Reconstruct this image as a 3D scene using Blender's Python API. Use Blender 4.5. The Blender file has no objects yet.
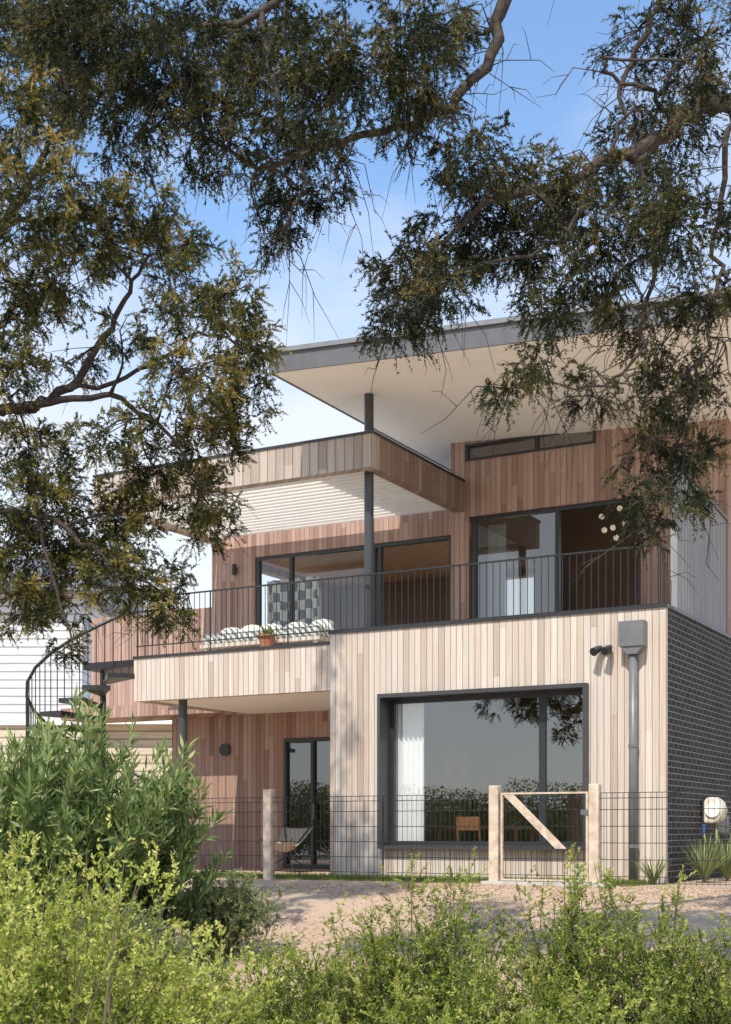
import bpy, math, random
import numpy as np
from mathutils import Vector, Matrix
random.seed(7)
R = np.random.default_rng(11)
C = bpy.context.scene.collection
F, CX, HZ, ZC = 1356.0, 365.5, 830.0, 0.75
TH = math.radians(28.8); cu, su = math.cos(TH), math.sin(TH)
OX, OY = 4.17, 18.8
def U(px, v):
    a = (px-CX)/F
    return (a*(OY+cu*v)-OX-su*v)/(cu+a*su)
def Zp(py, u, v): return ZC+(HZ-py)*(OY-su*u+cu*v)/F
def w2(u, v, z=0.0): return Vector((OX+cu*u+su*v, OY-su*u+cu*v, z))
def W(px, py, Y): return Vector(((px-CX)/F*Y, Y, ZC+(HZ-py)/F*Y))
def sm(t):
    t = np.clip(t, 0, 1); return t*t*(3-2*t)
def ground_z(X, Y):
    v = (X-OX)*su+(Y-OY)*cu
    return -0.9*sm((-1.75-v)/8.0)

# ------------------------------------------------------------------ materials
def newmat(name):
    m = bpy.data.materials.new(name); m.use_nodes = True
    nt = m.node_tree; b = nt.nodes['Principled BSDF']
    return m, nt, b
def N(nt, typ, **kw):
    n = nt.nodes.new(typ)
    for k, val in kw.items():
        if k.startswith('i_'): n.inputs[k[2:]].default_value = val
        else: setattr(n, k, val)
    return n
def math_(nt, op, a, b=None, c=None):
    n = nt.nodes.new('ShaderNodeMath'); n.operation = op
    for i, x in enumerate((a, b, c)):
        if x is None: continue
        if isinstance(x, (int, float)): n.inputs[i].default_value = x
        else: nt.links.new(x, n.inputs[i])
    return n.outputs[0]
def ramp(nt, fac, stops):
    n = nt.nodes.new('ShaderNodeValToRGB'); e = n.color_ramp.elements
    while len(e) < len(stops): e.new(0.5)
    for el, (p, c) in zip(e, stops):
        el.position = p; el.color = (*c, 1)
    nt.links.new(fac, n.inputs[0]); return n.outputs[0]
def mixc(nt, fac, a, b, mode='MIX'):
    n = nt.nodes.new('ShaderNodeMix'); n.data_type = 'RGBA'; n.blend_type = mode
    for idx, x in ((0, fac), (6, a), (7, b)):
        if isinstance(x, (int, float)): n.inputs[idx].default_value = x
        elif isinstance(x, tuple): n.inputs[idx].default_value = (*x, 1)
        else: nt.links.new(x, n.inputs[idx])
    return n.outputs[2]
def plain(name, col, rough=0.5, metal=0.0, noise=0.12, scale=6.0, bump=0.0, emit=0.0):
    m, nt, b = newmat(name)
    tc = N(nt, 'ShaderNodeTexCoord')
    n = N(nt, 'ShaderNodeTexNoise', i_Scale=scale, i_Detail=5.0)
    nt.links.new(tc.outputs['Object'], n.inputs['Vector'])
    lo = tuple(c*(1-noise) for c in col); hi = tuple(min(1, c*(1+noise)) for c in col)
    nt.links.new(ramp(nt, n.outputs[0], [(0.3, lo), (0.7, hi)]), b.inputs['Base Color'])
    b.inputs['Roughness'].default_value = rough; b.inputs['Metallic'].default_value = metal
    if emit:
        b.inputs['Emission Color'].default_value = (1, 0.8, 0.55, 1); b.inputs['Emission Strength'].default_value = emit
    if bump:
        bp = N(nt, 'ShaderNodeBump', i_Strength=bump, i_Distance=0.02)
        n2 = N(nt, 'ShaderNodeTexNoise', i_Scale=scale*8, i_Detail=4.0)
        nt.links.new(tc.outputs['Object'], n2.inputs['Vector'])
        nt.links.new(n2.outputs[0], bp.inputs['Height']); nt.links.new(bp.outputs[0], b.inputs['Normal'])
    return m
def boards(name, stops, width=0.1, horiz=False, grey=0.35, groove=0.06, greycol=(0.47, 0.43, 0.39)):
    m, nt, b = newmat(name)
    tc = N(nt, 'ShaderNodeTexCoord'); sx = N(nt, 'ShaderNodeSeparateXYZ')
    nt.links.new(tc.outputs['Object'], sx.inputs[0])
    x, y, z = sx.outputs
    s = math_(nt, 'ADD', x, y)
    if horiz: s, z = z, s
    s = math_(nt, 'DIVIDE', s, width)
    fl = math_(nt, 'FLOOR', s); fr = math_(nt, 'FRACT', s)
    wn = N(nt, 'ShaderNodeTexWhiteNoise', noise_dimensions='1D'); nt.links.new(fl, wn.inputs['W'])
    off = math_(nt, 'MULTIPLY', wn.outputs[0], 5.0)
    seg = math_(nt, 'FLOOR', math_(nt, 'DIVIDE', math_(nt, 'ADD', z, off), 2.3))
    cb = N(nt, 'ShaderNodeCombineXYZ'); nt.links.new(fl, cb.inputs[0]); nt.links.new(seg, cb.inputs[1])
    wn2 = N(nt, 'ShaderNodeTexWhiteNoise', noise_dimensions='2D'); nt.links.new(cb.outputs[0], wn2.inputs['Vector'])
    base = ramp(nt, wn2.outputs[0], stops)
    cg = N(nt, 'ShaderNodeCombineXYZ')
    nt.links.new(math_(nt, 'MULTIPLY', s, 7.0), cg.inputs[0]); nt.links.new(math_(nt, 'MULTIPLY', z, 1.2), cg.inputs[1]); nt.links.new(off, cg.inputs[2])
    g = N(nt, 'ShaderNodeTexNoise', i_Scale=1.0, i_Detail=6.0, i_Roughness=0.65); nt.links.new(cg.outputs[0], g.inputs['Vector'])
    base = mixc(nt, 0.68, base, ramp(nt, g.outputs[0], [(0.25, (0.48, 0.45, 0.42)), (0.5, (0.96, 0.96, 0.95)), (0.75, (1.25, 1.24, 1.22))]), 'MULTIPLY')
    big = N(nt, 'ShaderNodeTexNoise', i_Scale=0.8, i_Detail=4.0); nt.links.new(tc.outputs['Object'], big.inputs['Vector'])
    base = mixc(nt, math_(nt, 'MULTIPLY', ramp(nt, big.outputs[0], [(0.4, (0, 0, 0)), (0.75, (1, 1, 1))]), grey), base, greycol)
    edge = math_(nt, 'MINIMUM', fr, math_(nt, 'SUBTRACT', 1.0, fr))
    gm = math_(nt, 'LESS_THAN', edge, groove)
    base = mixc(nt, math_(nt, 'MULTIPLY', gm, 0.6), base, (0.07, 0.05, 0.04))
    nt.links.new(base, b.inputs['Base Color']); b.inputs['Roughness'].default_value = 0.72
    h = math_(nt, 'ADD', math_(nt, 'SUBTRACT', 1.0, gm), math_(nt, 'MULTIPLY', g.outputs[0], 0.25))
    bp = N(nt, 'ShaderNodeBump', i_Strength=0.5, i_Distance=0.012); nt.links.new(h, bp.inputs['Height']); nt.links.new(bp.outputs[0], b.inputs['Normal'])
    return m
M = {}
M['clad'] = boards('weathered_timber', [(0.0, (0.4, 0.3, 0.235)), (0.2, (0.52, 0.415, 0.33)), (0.55, (0.61, 0.51, 0.42)), (0.8, (0.57, 0.5, 0.43)), (1.0, (0.68, 0.58, 0.48))], grey=0.5, greycol=(0.54, 0.48, 0.42))
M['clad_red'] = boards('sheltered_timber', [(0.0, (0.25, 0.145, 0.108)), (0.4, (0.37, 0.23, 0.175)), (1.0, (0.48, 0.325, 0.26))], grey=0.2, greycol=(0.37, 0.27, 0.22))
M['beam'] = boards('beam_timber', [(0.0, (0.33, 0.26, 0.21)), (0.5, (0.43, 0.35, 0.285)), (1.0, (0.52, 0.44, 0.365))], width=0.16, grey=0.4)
M['beam_dark'] = boards('painted_shade_beam_timber', [(0.0, (0.2, 0.13, 0.095)), (0.5, (0.27, 0.185, 0.135)), (1.0, (0.34, 0.24, 0.18))], width=0.16, grey=0.1)  # beam timber again, with the side beam's shade put into its colour
M['ceiling_timber'] = boards('ceiling_timber', [(0.0, (0.68, 0.46, 0.29)), (1.0, (0.75, 0.54, 0.36))], width=0.14, grey=0.0)
M['weatherboard'] = boards('white_weatherboard', [(0.0, (0.66, 0.67, 0.68)), (1.0, (0.7, 0.71, 0.72))], width=0.2, horiz=True, grey=0.0, groove=0.08)
M['creamboard'] = boards('cream_weatherboard', [(0.0, (0.58, 0.5, 0.37)), (1.0, (0.64, 0.56, 0.42))], width=0.2, horiz=True, grey=0.0, groove=0.1)
M['greymetal'] = boards('grey_standing_seam', [(0.0, (0.25, 0.25, 0.255)), (1.0, (0.29, 0.29, 0.295))], width=0.16, grey=0.1, groove=0.07, greycol=(0.28, 0.28, 0.28))
M['steel'] = plain('black_steel', (0.022, 0.022, 0.024), 0.42)
M['post'] = plain('grey_steel_post', (0.05, 0.051, 0.054), 0.4)
M['frame'] = plain('charcoal_aluminium', (0.028, 0.029, 0.032), 0.38)
M['hood'] = plain('charcoal_window_hood', (0.05, 0.05, 0.053), 0.4)
M['fascia'] = plain('grey_metal_fascia', (0.115, 0.115, 0.118), 0.5, 0.0)
M['soffit'] = plain('cream_soffit', (0.95, 0.92, 0.86), 0.7, noise=0.012, scale=1.5)
M['white'] = plain('white_powdercoat', (0.88, 0.87, 0.83), 0.45, noise=0.02)
M['interior'] = plain('interior_plaster', (0.74, 0.68, 0.6), 0.8, noise=0.04)
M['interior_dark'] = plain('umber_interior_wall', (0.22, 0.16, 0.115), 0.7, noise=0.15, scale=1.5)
M['floor'] = plain('interior_timber_floor', (0.5, 0.31, 0.18), 0.4)
M['deck'] = boards('pale_deck_boards', [(0.0, (0.6, 0.52, 0.43)), (1.0, (0.68, 0.6, 0.51))], width=0.14)
M['pipe'] = plain('grey_downpipe_paint', (0.15, 0.15, 0.152), 0.4)
M['wood_post'] = plain('pale_fence_timber', (0.56, 0.45, 0.34), 0.8, noise=0.25, scale=9, bump=0.3)
M['wire'] = plain('black_fence_wire', (0.018, 0.018, 0.018), 0.5)
M['cream'] = plain('cream_plastic', (0.68, 0.6, 0.47), 0.45)
M['fabric'] = plain('cream_canvas', (0.62, 0.57, 0.48), 0.9, bump=0.2)
M['sling'] = plain('beige_canvas_sling', (0.36, 0.32, 0.26), 0.9, bump=0.2)
M['terracotta'] = plain('terracotta', (0.42, 0.16, 0.08), 0.8)
M['concrete'] = plain('pale_concrete', (0.45, 0.42, 0.38), 0.85, noise=0.2, scale=5, bump=0.2)
M['roofsheet'] = plain('roof_sheet_grey', (0.2, 0.2, 0.205), 0.5)
M['woodfurn'] = plain('warm_furniture_timber', (0.24, 0.1, 0.045), 0.45, noise=0.25)
M['blue'] = plain('blue_plastic', (0.03, 0.14, 0.4), 0.4)
M['hose'] = plain('green_hose', (0.28, 0.3, 0.06), 0.5)
M['globe'] = plain('milk_glass', (0.78, 0.76, 0.72), 0.25, noise=0.02, emit=0.35)
def patterned(name, a, b_, scale):
    m, nt, b = newmat(name)
    tc = N(nt, 'ShaderNodeTexCoord')
    w = N(nt, 'ShaderNodeTexWave', wave_type='BANDS', bands_direction='DIAGONAL', i_Scale=scale, i_Distortion=5.0, i_Detail=2.0)
    nt.links.new(tc.outputs['Object'], w.inputs['Vector'])
    nt.links.new(ramp(nt, w.outputs[0], [(0.42, a), (0.5, b_)]), b.inputs['Base Color']); b.inputs['Roughness'].default_value = 0.9
    return m
M['pattern2'] = patterned('leafy_cushion_fabric', (0.2, 0.22, 0.2), (0.72, 0.7, 0.64), 5.0)
M['art'] = patterned('abstract_canvas', (0.5, 0.13, 0.06), (0.85, 0.5, 0.25), 1.2)
def ikat():
    m, nt, b = newmat('black_and_white_check_fabric')
    tc = N(nt, 'ShaderNodeTexCoord'); sx = N(nt, 'ShaderNodeSeparateXYZ'); nt.links.new(tc.outputs['Object'], sx.inputs[0])
    n = N(nt, 'ShaderNodeTexNoise', i_Scale=9.0, i_Detail=3.0); nt.links.new(tc.outputs['Object'], n.inputs['Vector'])
    a = math_(nt, 'SINE', math_(nt, 'MULTIPLY', sx.outputs[0], 22.0)); c = math_(nt, 'SINE', math_(nt, 'MULTIPLY', sx.outputs[2], 17.0))
    f = math_(nt, 'ADD', math_(nt, 'MULTIPLY', a, c), math_(nt, 'MULTIPLY', math_(nt, 'SUBTRACT', n.outputs[0], 0.5), 1.2))
    nt.links.new(ramp(nt, f, [(0.0, (0.7, 0.68, 0.62)), (0.12, (0.04, 0.04, 0.045))]), b.inputs['Base Color']); b.inputs['Roughness'].default_value = 0.9
    return m
M['pattern'] = ikat()
def thin(name, col, tr):
    m, nt, b = newmat(name)
    b.inputs['Base Color'].default_value = (*col, 1); b.inputs['Roughness'].default_value = 0.8
    tc = N(nt, 'ShaderNodeTexCoord'); n = N(nt, 'ShaderNodeTexNoise', i_Scale=3.0); nt.links.new(tc.outputs['Object'], n.inputs['Vector'])
    c = ramp(nt, n.outputs[0], [(0.3, tuple(x*0.96 for x in col)), (0.7, col)]); nt.links.new(c, b.inputs['Base Color'])
    t = N(nt, 'ShaderNodeBsdfTranslucent'); nt.links.new(c, t.inputs[0])
    mx = N(nt, 'ShaderNodeMixShader'); mx.inputs[0].default_value = tr
    nt.links.new(b.outputs[0], mx.inputs[1]); nt.links.new(t.outputs[0], mx.inputs[2])
    nt.links.new(mx.outputs[0], nt.nodes['Material Output'].inputs[0]); return m
M['curtain'] = thin('sheer_curtain', (0.94, 0.94, 0.92), 0.06)
M['louvre'] = thin('cream_white_louvre_blade', (0.93, 0.91, 0.86), 0.5)
def glass(name, add=0.06, tint=(0.94, 0.96, 0.95)):
    m, nt, b = newmat(name); nt.nodes.remove(b)
    lw = N(nt, 'ShaderNodeLayerWeight', i_Blend=0.5)
    f = math_(nt, 'ADD', math_(nt, 'MULTIPLY', math_(nt, 'POWER', lw.outputs['Facing'], 4.0), 0.9), add)
    tr = N(nt, 'ShaderNodeBsdfTransparent'); tr.inputs[0].default_value = (*tint, 1)
    gl = N(nt, 'ShaderNodeBsdfGlossy'); gl.inputs['Roughness'].default_value = 0.0; gl.inputs[0].default_value = (0.95, 0.97, 1, 1)
    mx = N(nt, 'ShaderNodeMixShader'); nt.links.new(f, mx.inputs[0])
    nt.links.new(tr.outputs[0], mx.inputs[1]); nt.links.new(gl.outputs[0], mx.inputs[2])
    nt.links.new(mx.outputs[0], nt.nodes['Material Output'].inputs[0]); return m
M['glass'] = glass('window_glass', 0.2)
M['glass_clear'] = glass('clear_glass', 0.1, (0.85, 0.87, 0.86))
M['glass_dark'] = glass('tinted_glass', 0.16, (0.5, 0.52, 0.51))
def brick():
    m, nt, b = newmat('charcoal_brick')
    tc = N(nt, 'ShaderNodeTexCoord'); sx = N(nt, 'ShaderNodeSeparateXYZ'); nt.links.new(tc.outputs['Object'], sx.inputs[0])
    cb = N(nt, 'ShaderNodeCombineXYZ'); nt.links.new(math_(nt, 'ADD', sx.outputs[0], sx.outputs[1]), cb.inputs[0]); nt.links.new(sx.outputs[2], cb.inputs[1])
    br = N(nt, 'ShaderNodeTexBrick', i_Scale=1.0)
    br.inputs['Brick Width'].default_value = 0.24; br.inputs['Row Height'].default_value = 0.086
    br.inputs['Mortar Size'].default_value = 0.006; br.inputs['Mortar Smooth'].default_value = 0.1
    br.inputs['Color1'].default_value = (0.014, 0.0125, 0.012, 1); br.inputs['Color2'].default_value = (0.034, 0.03, 0.028, 1)
    br.inputs['Mortar'].default_value = (0.25, 0.23, 0.21, 1)
    nt.links.new(cb.outputs[0], br.inputs['Vector'])
    n = N(nt, 'ShaderNodeTexNoise', i_Scale=14.0, i_Detail=5.0); nt.links.new(tc.outputs['Object'], n.inputs['Vector'])
    nt.links.new(mixc(nt, 0.5, br.outputs[0], ramp(nt, n.outputs[0], [(0.3, (0.6, 0.6, 0.6)), (0.7, (1.3, 1.3, 1.3))]), 'MULTIPLY'), b.inputs['Base Color'])
    b.inputs['Roughness'].default_value = 0.75; b.inputs['Specular IOR Level'].default_value = 0.25
    bp = N(nt, 'ShaderNodeBump', i_Strength=0.6, i_Distance=0.008, invert=True); nt.links.new(br.outputs['Fac'], bp.inputs['Height']); nt.links.new(bp.outputs[0], b.inputs['Normal'])
    return m
M['brick'] = brick()
def bark():
    m, nt, b = newmat('fissured_bark')
    tc = N(nt, 'ShaderNodeTexCoord')
    n = N(nt, 'ShaderNodeTexNoise', i_Scale=22.0, i_Detail=6.0, i_Roughness=0.7); nt.links.new(tc.outputs['Object'], n.inputs['Vector'])
    nt.links.new(ramp(nt, n.outputs[0], [(0.3, (0.022, 0.016, 0.012)), (0.55, (0.065, 0.047, 0.035)), (0.8, (0.15, 0.115, 0.085))]), b.inputs['Base Color'])
    b.inputs['Roughness'].default_value = 0.9
    bp = N(nt, 'ShaderNodeBump', i_Strength=0.8, i_Distance=0.02); nt.links.new(n.outputs[0], bp.inputs['Height']); nt.links.new(bp.outputs[0], b.inputs['Normal'])
    return m
M['bark'] = bark()
M['stem'] = plain('shrub_stem', (0.15, 0.12, 0.06), 0.8)
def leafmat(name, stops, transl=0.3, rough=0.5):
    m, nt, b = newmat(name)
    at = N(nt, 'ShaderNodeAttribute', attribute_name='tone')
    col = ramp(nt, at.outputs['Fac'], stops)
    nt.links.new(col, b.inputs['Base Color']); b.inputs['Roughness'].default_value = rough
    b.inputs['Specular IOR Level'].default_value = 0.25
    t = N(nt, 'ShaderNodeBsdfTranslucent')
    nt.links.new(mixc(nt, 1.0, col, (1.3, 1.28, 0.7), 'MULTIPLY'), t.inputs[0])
    mx = N(nt, 'ShaderNodeMixShader'); mx.inputs[0].default_value = transl
    nt.links.new(b.outputs[0], mx.inputs[1]); nt.links.new(t.outputs[0], mx.inputs[2])
    nt.links.new(mx.outputs[0], nt.nodes['Material Output'].inputs[0]); return m
BR = (0.06, 0.042, 0.03)
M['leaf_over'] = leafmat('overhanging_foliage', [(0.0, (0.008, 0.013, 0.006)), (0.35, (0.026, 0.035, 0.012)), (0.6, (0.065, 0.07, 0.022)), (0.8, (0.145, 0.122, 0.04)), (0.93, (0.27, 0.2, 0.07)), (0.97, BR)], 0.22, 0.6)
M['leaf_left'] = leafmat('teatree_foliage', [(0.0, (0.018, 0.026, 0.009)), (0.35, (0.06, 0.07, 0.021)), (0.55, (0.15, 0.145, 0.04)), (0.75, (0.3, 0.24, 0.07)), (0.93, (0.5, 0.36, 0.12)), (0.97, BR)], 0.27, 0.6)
M['leaf_long'] = leafmat('long_leaf_shrub', [(0.0, (0.06, 0.1, 0.035)), (0.5, (0.18, 0.25, 0.09)), (0.9, (0.42, 0.48, 0.19)), (0.97, BR)], 0.33, 0.4)
M['leaf_grey'] = leafmat('grey_green_shrub', [(0.0, (0.08, 0.11, 0.05)), (0.5, (0.2, 0.235, 0.1)), (0.9, (0.36, 0.39, 0.18)), (0.97, BR)], 0.3)
M['leaf_yellow'] = leafmat('yellow_green_shrub', [(0.0, (0.035, 0.052, 0.01)), (0.3, (0.165, 0.205, 0.03)), (0.55, (0.37, 0.41, 0.08)), (0.9, (0.68, 0.66, 0.22)), (0.97, (0.25, 0.16, 0.06))], 0.36)
M['leaf_scrub'] = leafmat('fine_scrub', [(0.0, (0.018, 0.028, 0.007)), (0.3, (0.09, 0.13, 0.021)), (0.6, (0.235, 0.29, 0.05)), (0.9, (0.5, 0.51, 0.13)), (0.97, (0.2, 0.12, 0.05))], 0.37)
M['leaf_far'] = leafmat('far_scrub', [(0.0, (0.06, 0.085, 0.03)), (0.9, (0.26, 0.27, 0.1)), (0.97, BR)], 0.3)
M['leaf_grass'] = leafmat('lawn_grass', [(0.0, (0.09, 0.15, 0.025)), (0.9, (0.21, 0.27, 0.05)), (0.97, BR)], 0.3)
M['chip'] = leafmat('bark_chips', [(0.0, (0.3, 0.19, 0.12)), (0.5, (0.52, 0.37, 0.25)), (1.0, (0.66, 0.5, 0.36))], 0.02, 0.9)
def mulch():
    m, nt, b = newmat('bark_mulch_ground')
    tc = N(nt, 'ShaderNodeTexCoord')
    n = N(nt, 'ShaderNodeTexNoise', i_Scale=34.0, i_Detail=6.0, i_Roughness=0.75); nt.links.new(tc.outputs['Object'], n.inputs['Vector'])
    n2 = N(nt, 'ShaderNodeTexNoise', i_Scale=0.7, i_Detail=3.0); nt.links.new(tc.outputs['Object'], n2.inputs['Vector'])
    c = ramp(nt, n.outputs[0], [(0.3, (0.33, 0.22, 0.14)), (0.5, (0.55, 0.39, 0.265)), (0.7, (0.67, 0.51, 0.37))])
    c = mixc(nt, math_(nt, 'MULTIPLY', n2.outputs[0], 0.4), c, (0.54, 0.41, 0.285))
    sx = N(nt, 'ShaderNodeSeparateXYZ'); nt.links.new(tc.outputs['Object'], sx.inputs[0])
    pale_bounce = ramp(nt, math_(nt, 'MULTIPLY', sx.outputs[1], 0.08), [(0.55, (1, 1, 1)), (0.95, (0, 0, 0))])  # mostly hidden pale ground, added to bounce light up to the soffit
    c = mixc(nt, pale_bounce, c, (0.64, 0.56, 0.44))
    nt.links.new(c, b.inputs['Base Color']); b.inputs['Roughness'].default_value = 0.95
    bp = N(nt, 'ShaderNodeBump', i_Strength=0.8, i_Distance=0.03); nt.links.new(n.outputs[0], bp.inputs['Height']); nt.links.new(bp.outputs[0], b.inputs['Normal'])
    return m
M['mulch'] = mulch()

# ------------------------------------------------------------------ mesh builders
class MB:
    def __init__(s): s.v = []; s.f = []
    def box(s, x0, x1, y0, y1, z0, z1):
        i = len(s.v)
        s.v += [(x0,y0,z0),(x1,y0,z0),(x1,y1,z0),(x0,y1,z0),(x0,y0,z1),(x1,y0,z1),(x1,y1,z1),(x0,y1,z1)]
        s.f += [(i,i+3,i+2,i+1),(i+4,i+5,i+6,i+7),(i,i+1,i+5,i+4),(i+1,i+2,i+6,i+5),(i+2,i+3,i+7,i+6),(i+3,i,i+4,i+7)]
        return s
    def poly(s, pts):
        i = len(s.v); s.v += [tuple(p) for p in pts]; s.f.append(tuple(range(i, i+len(pts)))); return s
    def loft(s, rings, cap=True):
        n = len(rings[0]); i = len(s.v)
        for r in rings: s.v += [tuple(p) for p in r]
        for k in range(len(rings)-1):
            for j in range(n):
                a = i+k*n+j; b = i+k*n+(j+1) % n
                s.f.append((a, b, b+n, a+n))
        if cap:
            s.f.append(tuple(i+j for j in reversed(range(n)))); e = i+(len(rings)-1)*n
            s.f.append(tuple(e+j for j in range(n)))
        return s
    def tube(s, pts, r, n=6):
        pts = [Vector(p) for p in pts]; rings = []
        rs = r if isinstance(r, (list, tuple)) else [r]*len(pts)
        ref = None
        for k, p in enumerate(pts):
            d = (pts[min(k+1, len(pts)-1)]-pts[max(k-1, 0)])
            d = d.normalized() if d.length > 1e-9 else Vector((0, 0, 1))
            if ref is None: ref = Vector((1, 0, 0)) if abs(d.x) < 0.8 else Vector((0, 1, 0))
            a = (ref-d*ref.dot(d)).normalized(); ref = a; b = d.cross(a)
            rings.append([p+(a*math.cos(2*math.pi*j/n)+b*math.sin(2*math.pi*j/n))*rs[k] for j in range(n)])
        return s.loft(rings)
    def extr(s, axis, prof, a0, a1):
        if axis == 'x': s.loft([[(a, p, q) for p, q in prof] for a in (a0, a1)])
        elif axis == 'y': s.loft([[(p, a, q) for p, q in prof] for a in (a0, a1)])
        else: s.loft([[(p, q, a) for p, q in prof] for a in (a0, a1)])
        return s
    def ball(s, c, r, nu=12, nv=8, sq=(1, 1, 1)):
        rings = []
        for k in range(nv+1):
            t = -math.pi/2+math.pi*k/nv; cr = max(math.cos(t), 0.02)
            rings.append([(c[0]+sq[0]*r*cr*math.cos(2*math.pi*j/nu), c[1]+sq[1]*r*cr*math.sin(2*math.pi*j/nu), c[2]+sq[2]*r*math.sin(t)) for j in range(nu)])
        return s.loft(rings)
    def wall(s, axis, a0, a1, z0, z1, t0, t1, holes=()):
        A = sorted({a0, a1, *[h[0] for h in holes], *[h[1] for h in holes]}); A = [a for a in A if a0-1e-6 <= a <= a1+1e-6]
        Zs = sorted({z0, z1, *[h[2] for h in holes], *[h[3] for h in holes]}); Zs = [z for z in Zs if z0-1e-6 <= z <= z1+1e-6]
        def solid(i, j):
            if i < 0 or j < 0 or i >= len(A)-1 or j >= len(Zs)-1: return False
            ca = (A[i]+A[i+1])/2; cz = (Zs[j]+Zs[j+1])/2
            return not any(h[0] < ca < h[1] and h[2] < cz < h[3] for h in holes)
        P = (lambda a, t, z: (a, t, z)) if axis == 'u' else (lambda a, t, z: (t, a, z))
        for i in range(len(A)-1):
            for j in range(len(Zs)-1):
                if not solid(i, j): continue
                p, q, r_, t_ = A[i], A[i+1], Zs[j], Zs[j+1]
                for t in (t0, t1): s.poly([P(p,t,r_), P(q,t,r_), P(q,t,t_), P(p,t,t_)])
                if not solid(i-1, j): s.poly([P(p,t0,r_), P(p,t1,r_), P(p,t1,t_), P(p,t0,t_)])
                if not solid(i+1, j): s.poly([P(q,t0,r_), P(q,t1,r_), P(q,t1,t_), P(q,t0,t_)])
                if not solid(i, j-1): s.poly([P(p,t0,r_), P(q,t0,r_), P(q,t1,r_), P(p,t1,r_)])
                if not solid(i, j+1): s.poly([P(p,t0,t_), P(q,t0,t_), P(q,t1,t_), P(p,t1,t_)])
        return s
    def build(s, name, mat, parent=None, smooth=False, bevel=0):
        me = bpy.data.meshes.new(name); me.from_pydata(s.v, [], s.f); me.update()
        o = bpy.data.objects.new(name, me); C.objects.link(o)
        me.materials.append(M[mat] if isinstance(mat, str) else mat)
        if smooth: me.polygons.foreach_set('use_smooth', [True]*len(me.polygons))
        if parent: o.parent = parent
        if bevel:
            b = o.modifiers.new('bevel', 'BEVEL'); b.width = bevel; b.segments = 2; b.limit_method = 'ANGLE'
        return o
def empty(name, loc, rz, label, cat, group=None):
    o = bpy.data.objects.new(name, None); C.objects.link(o); o.empty_display_size = 0.3
    o.location = loc; o.rotation_euler = (0, 0, rz); tag(o, label, cat, group); return o
def tag(o, label, cat=None, group=None, kind=None):
    if label: o['label'] = label
    if cat: o['category'] = cat
    if group: o['group'] = group
    if kind: o['kind'] = kind
    return o
def unit(a): return a/np.maximum(np.linalg.norm(a, axis=1, keepdims=True), 1e-9)
def leaf_mesh(name, P, D, L, Wd, tone, mat, parent=None, flat=None):
    n = len(P); rnd = R.normal(size=(n, 3))
    if flat is not None: rnd = rnd*0.5+flat
    S = unit(np.cross(D, rnd)); Lc = L[:, None]; Wc = Wd[:, None]
    V = np.empty((n, 4, 3)); V[:, 0] = P; V[:, 1] = P+D*Lc*0.45+S*Wc/2; V[:, 2] = P+D*Lc; V[:, 3] = P+D*Lc*0.45-S*Wc/2
    me = bpy.data.meshes.new(name)
    me.vertices.add(4*n); me.vertices.foreach_set('co', V.reshape(-1).astype(np.float32))
    me.loops.add(4*n); me.loops.foreach_set('vertex_index', np.arange(4*n, dtype=np.int32))
    me.polygons.add(n); me.polygons.foreach_set('loop_start', np.arange(0, 4*n, 4, dtype=np.int32))
    me.update(calc_edges=True)
    at = me.attributes.new('tone', 'FLOAT', 'FACE'); at.data.foreach_set('value', np.clip(tone, 0, 1).astype(np.float32))
    me.materials.append(M[mat]); o = bpy.data.objects.new(name, me); C.objects.link(o)
    if parent: o.parent = parent
    return o

# ------------------------------------------------------------------ world, sun, camera
el = math.radians(52); sd = Vector((-0.394, -0.924, 0)).normalized()
tosun = Vector((sd.x*math.cos(el), sd.y*math.cos(el), math.sin(el)))
w = bpy.data.worlds.new('World'); bpy.context.scene.world = w; w.use_nodes = True
nt = w.node_tree; bg = nt.nodes['Background']
sky = N(nt, 'ShaderNodeTexSky', sky_type='NISHITA', sun_disc=False)
sky.sun_elevation = el; sky.sun_rotation = math.atan2(sd.x, sd.y); sky.air_density = 1.0; sky.dust_density = 0.4; sky.ozone_density = 1.5
tc = N(nt, 'ShaderNodeTexCoord'); mp = N(nt, 'ShaderNodeMapping'); mp.inputs['Scale'].default_value = (1, 1, 2.4)
nt.links.new(tc.outputs['Generated'], mp.inputs[0])
cn = N(nt, 'ShaderNodeTexNoise', i_Scale=2.6, i_Detail=8.0, i_Roughness=0.58); nt.links.new(mp.outputs[0], cn.inputs['Vector'])
sx = N(nt, 'ShaderNodeSeparateXYZ'); nt.links.new(tc.outputs['Generated'], sx.inputs[0])
low = math_(nt, 'MULTIPLY', math_(nt, 'SUBTRACT', 0.48, sx.outputs[2]), 1.1)
cm = ramp(nt, math_(nt, 'ADD', cn.outputs[0], low), [(0.5, (0, 0, 0)), (0.8, (1, 1, 1))])
skyb = mixc(nt, 1.0, sky.outputs[0], (1.6, 1.74, 1.8), 'MULTIPLY')
nt.links.new(mixc(nt, math_(nt, 'MULTIPLY', cm, 0.82), skyb, (6.7, 6.7, 6.7)), bg.inputs[0])
bg.inputs[1].default_value = 0.15
sl = bpy.data.lights.new('sun', 'SUN'); sl.energy = 5.0; sl.angle = math.radians(0.5); sl.color = (1.0, 0.94, 0.84)
so = bpy.data.objects.new('sun', sl); C.objects.link(so); so.rotation_euler = (-tosun).to_track_quat('-Z', 'Y').to_euler(); so.location = (0, 0, 30)
cam = bpy.data.cameras.new('camera'); co = bpy.data.objects.new('camera', cam); C.objects.link(co)
cam.sensor_fit = 'VERTICAL'; cam.sensor_height = 36; cam.lens = 36*F/1024; cam.shift_y = (HZ-512)/1024; cam.clip_end = 2000
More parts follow.
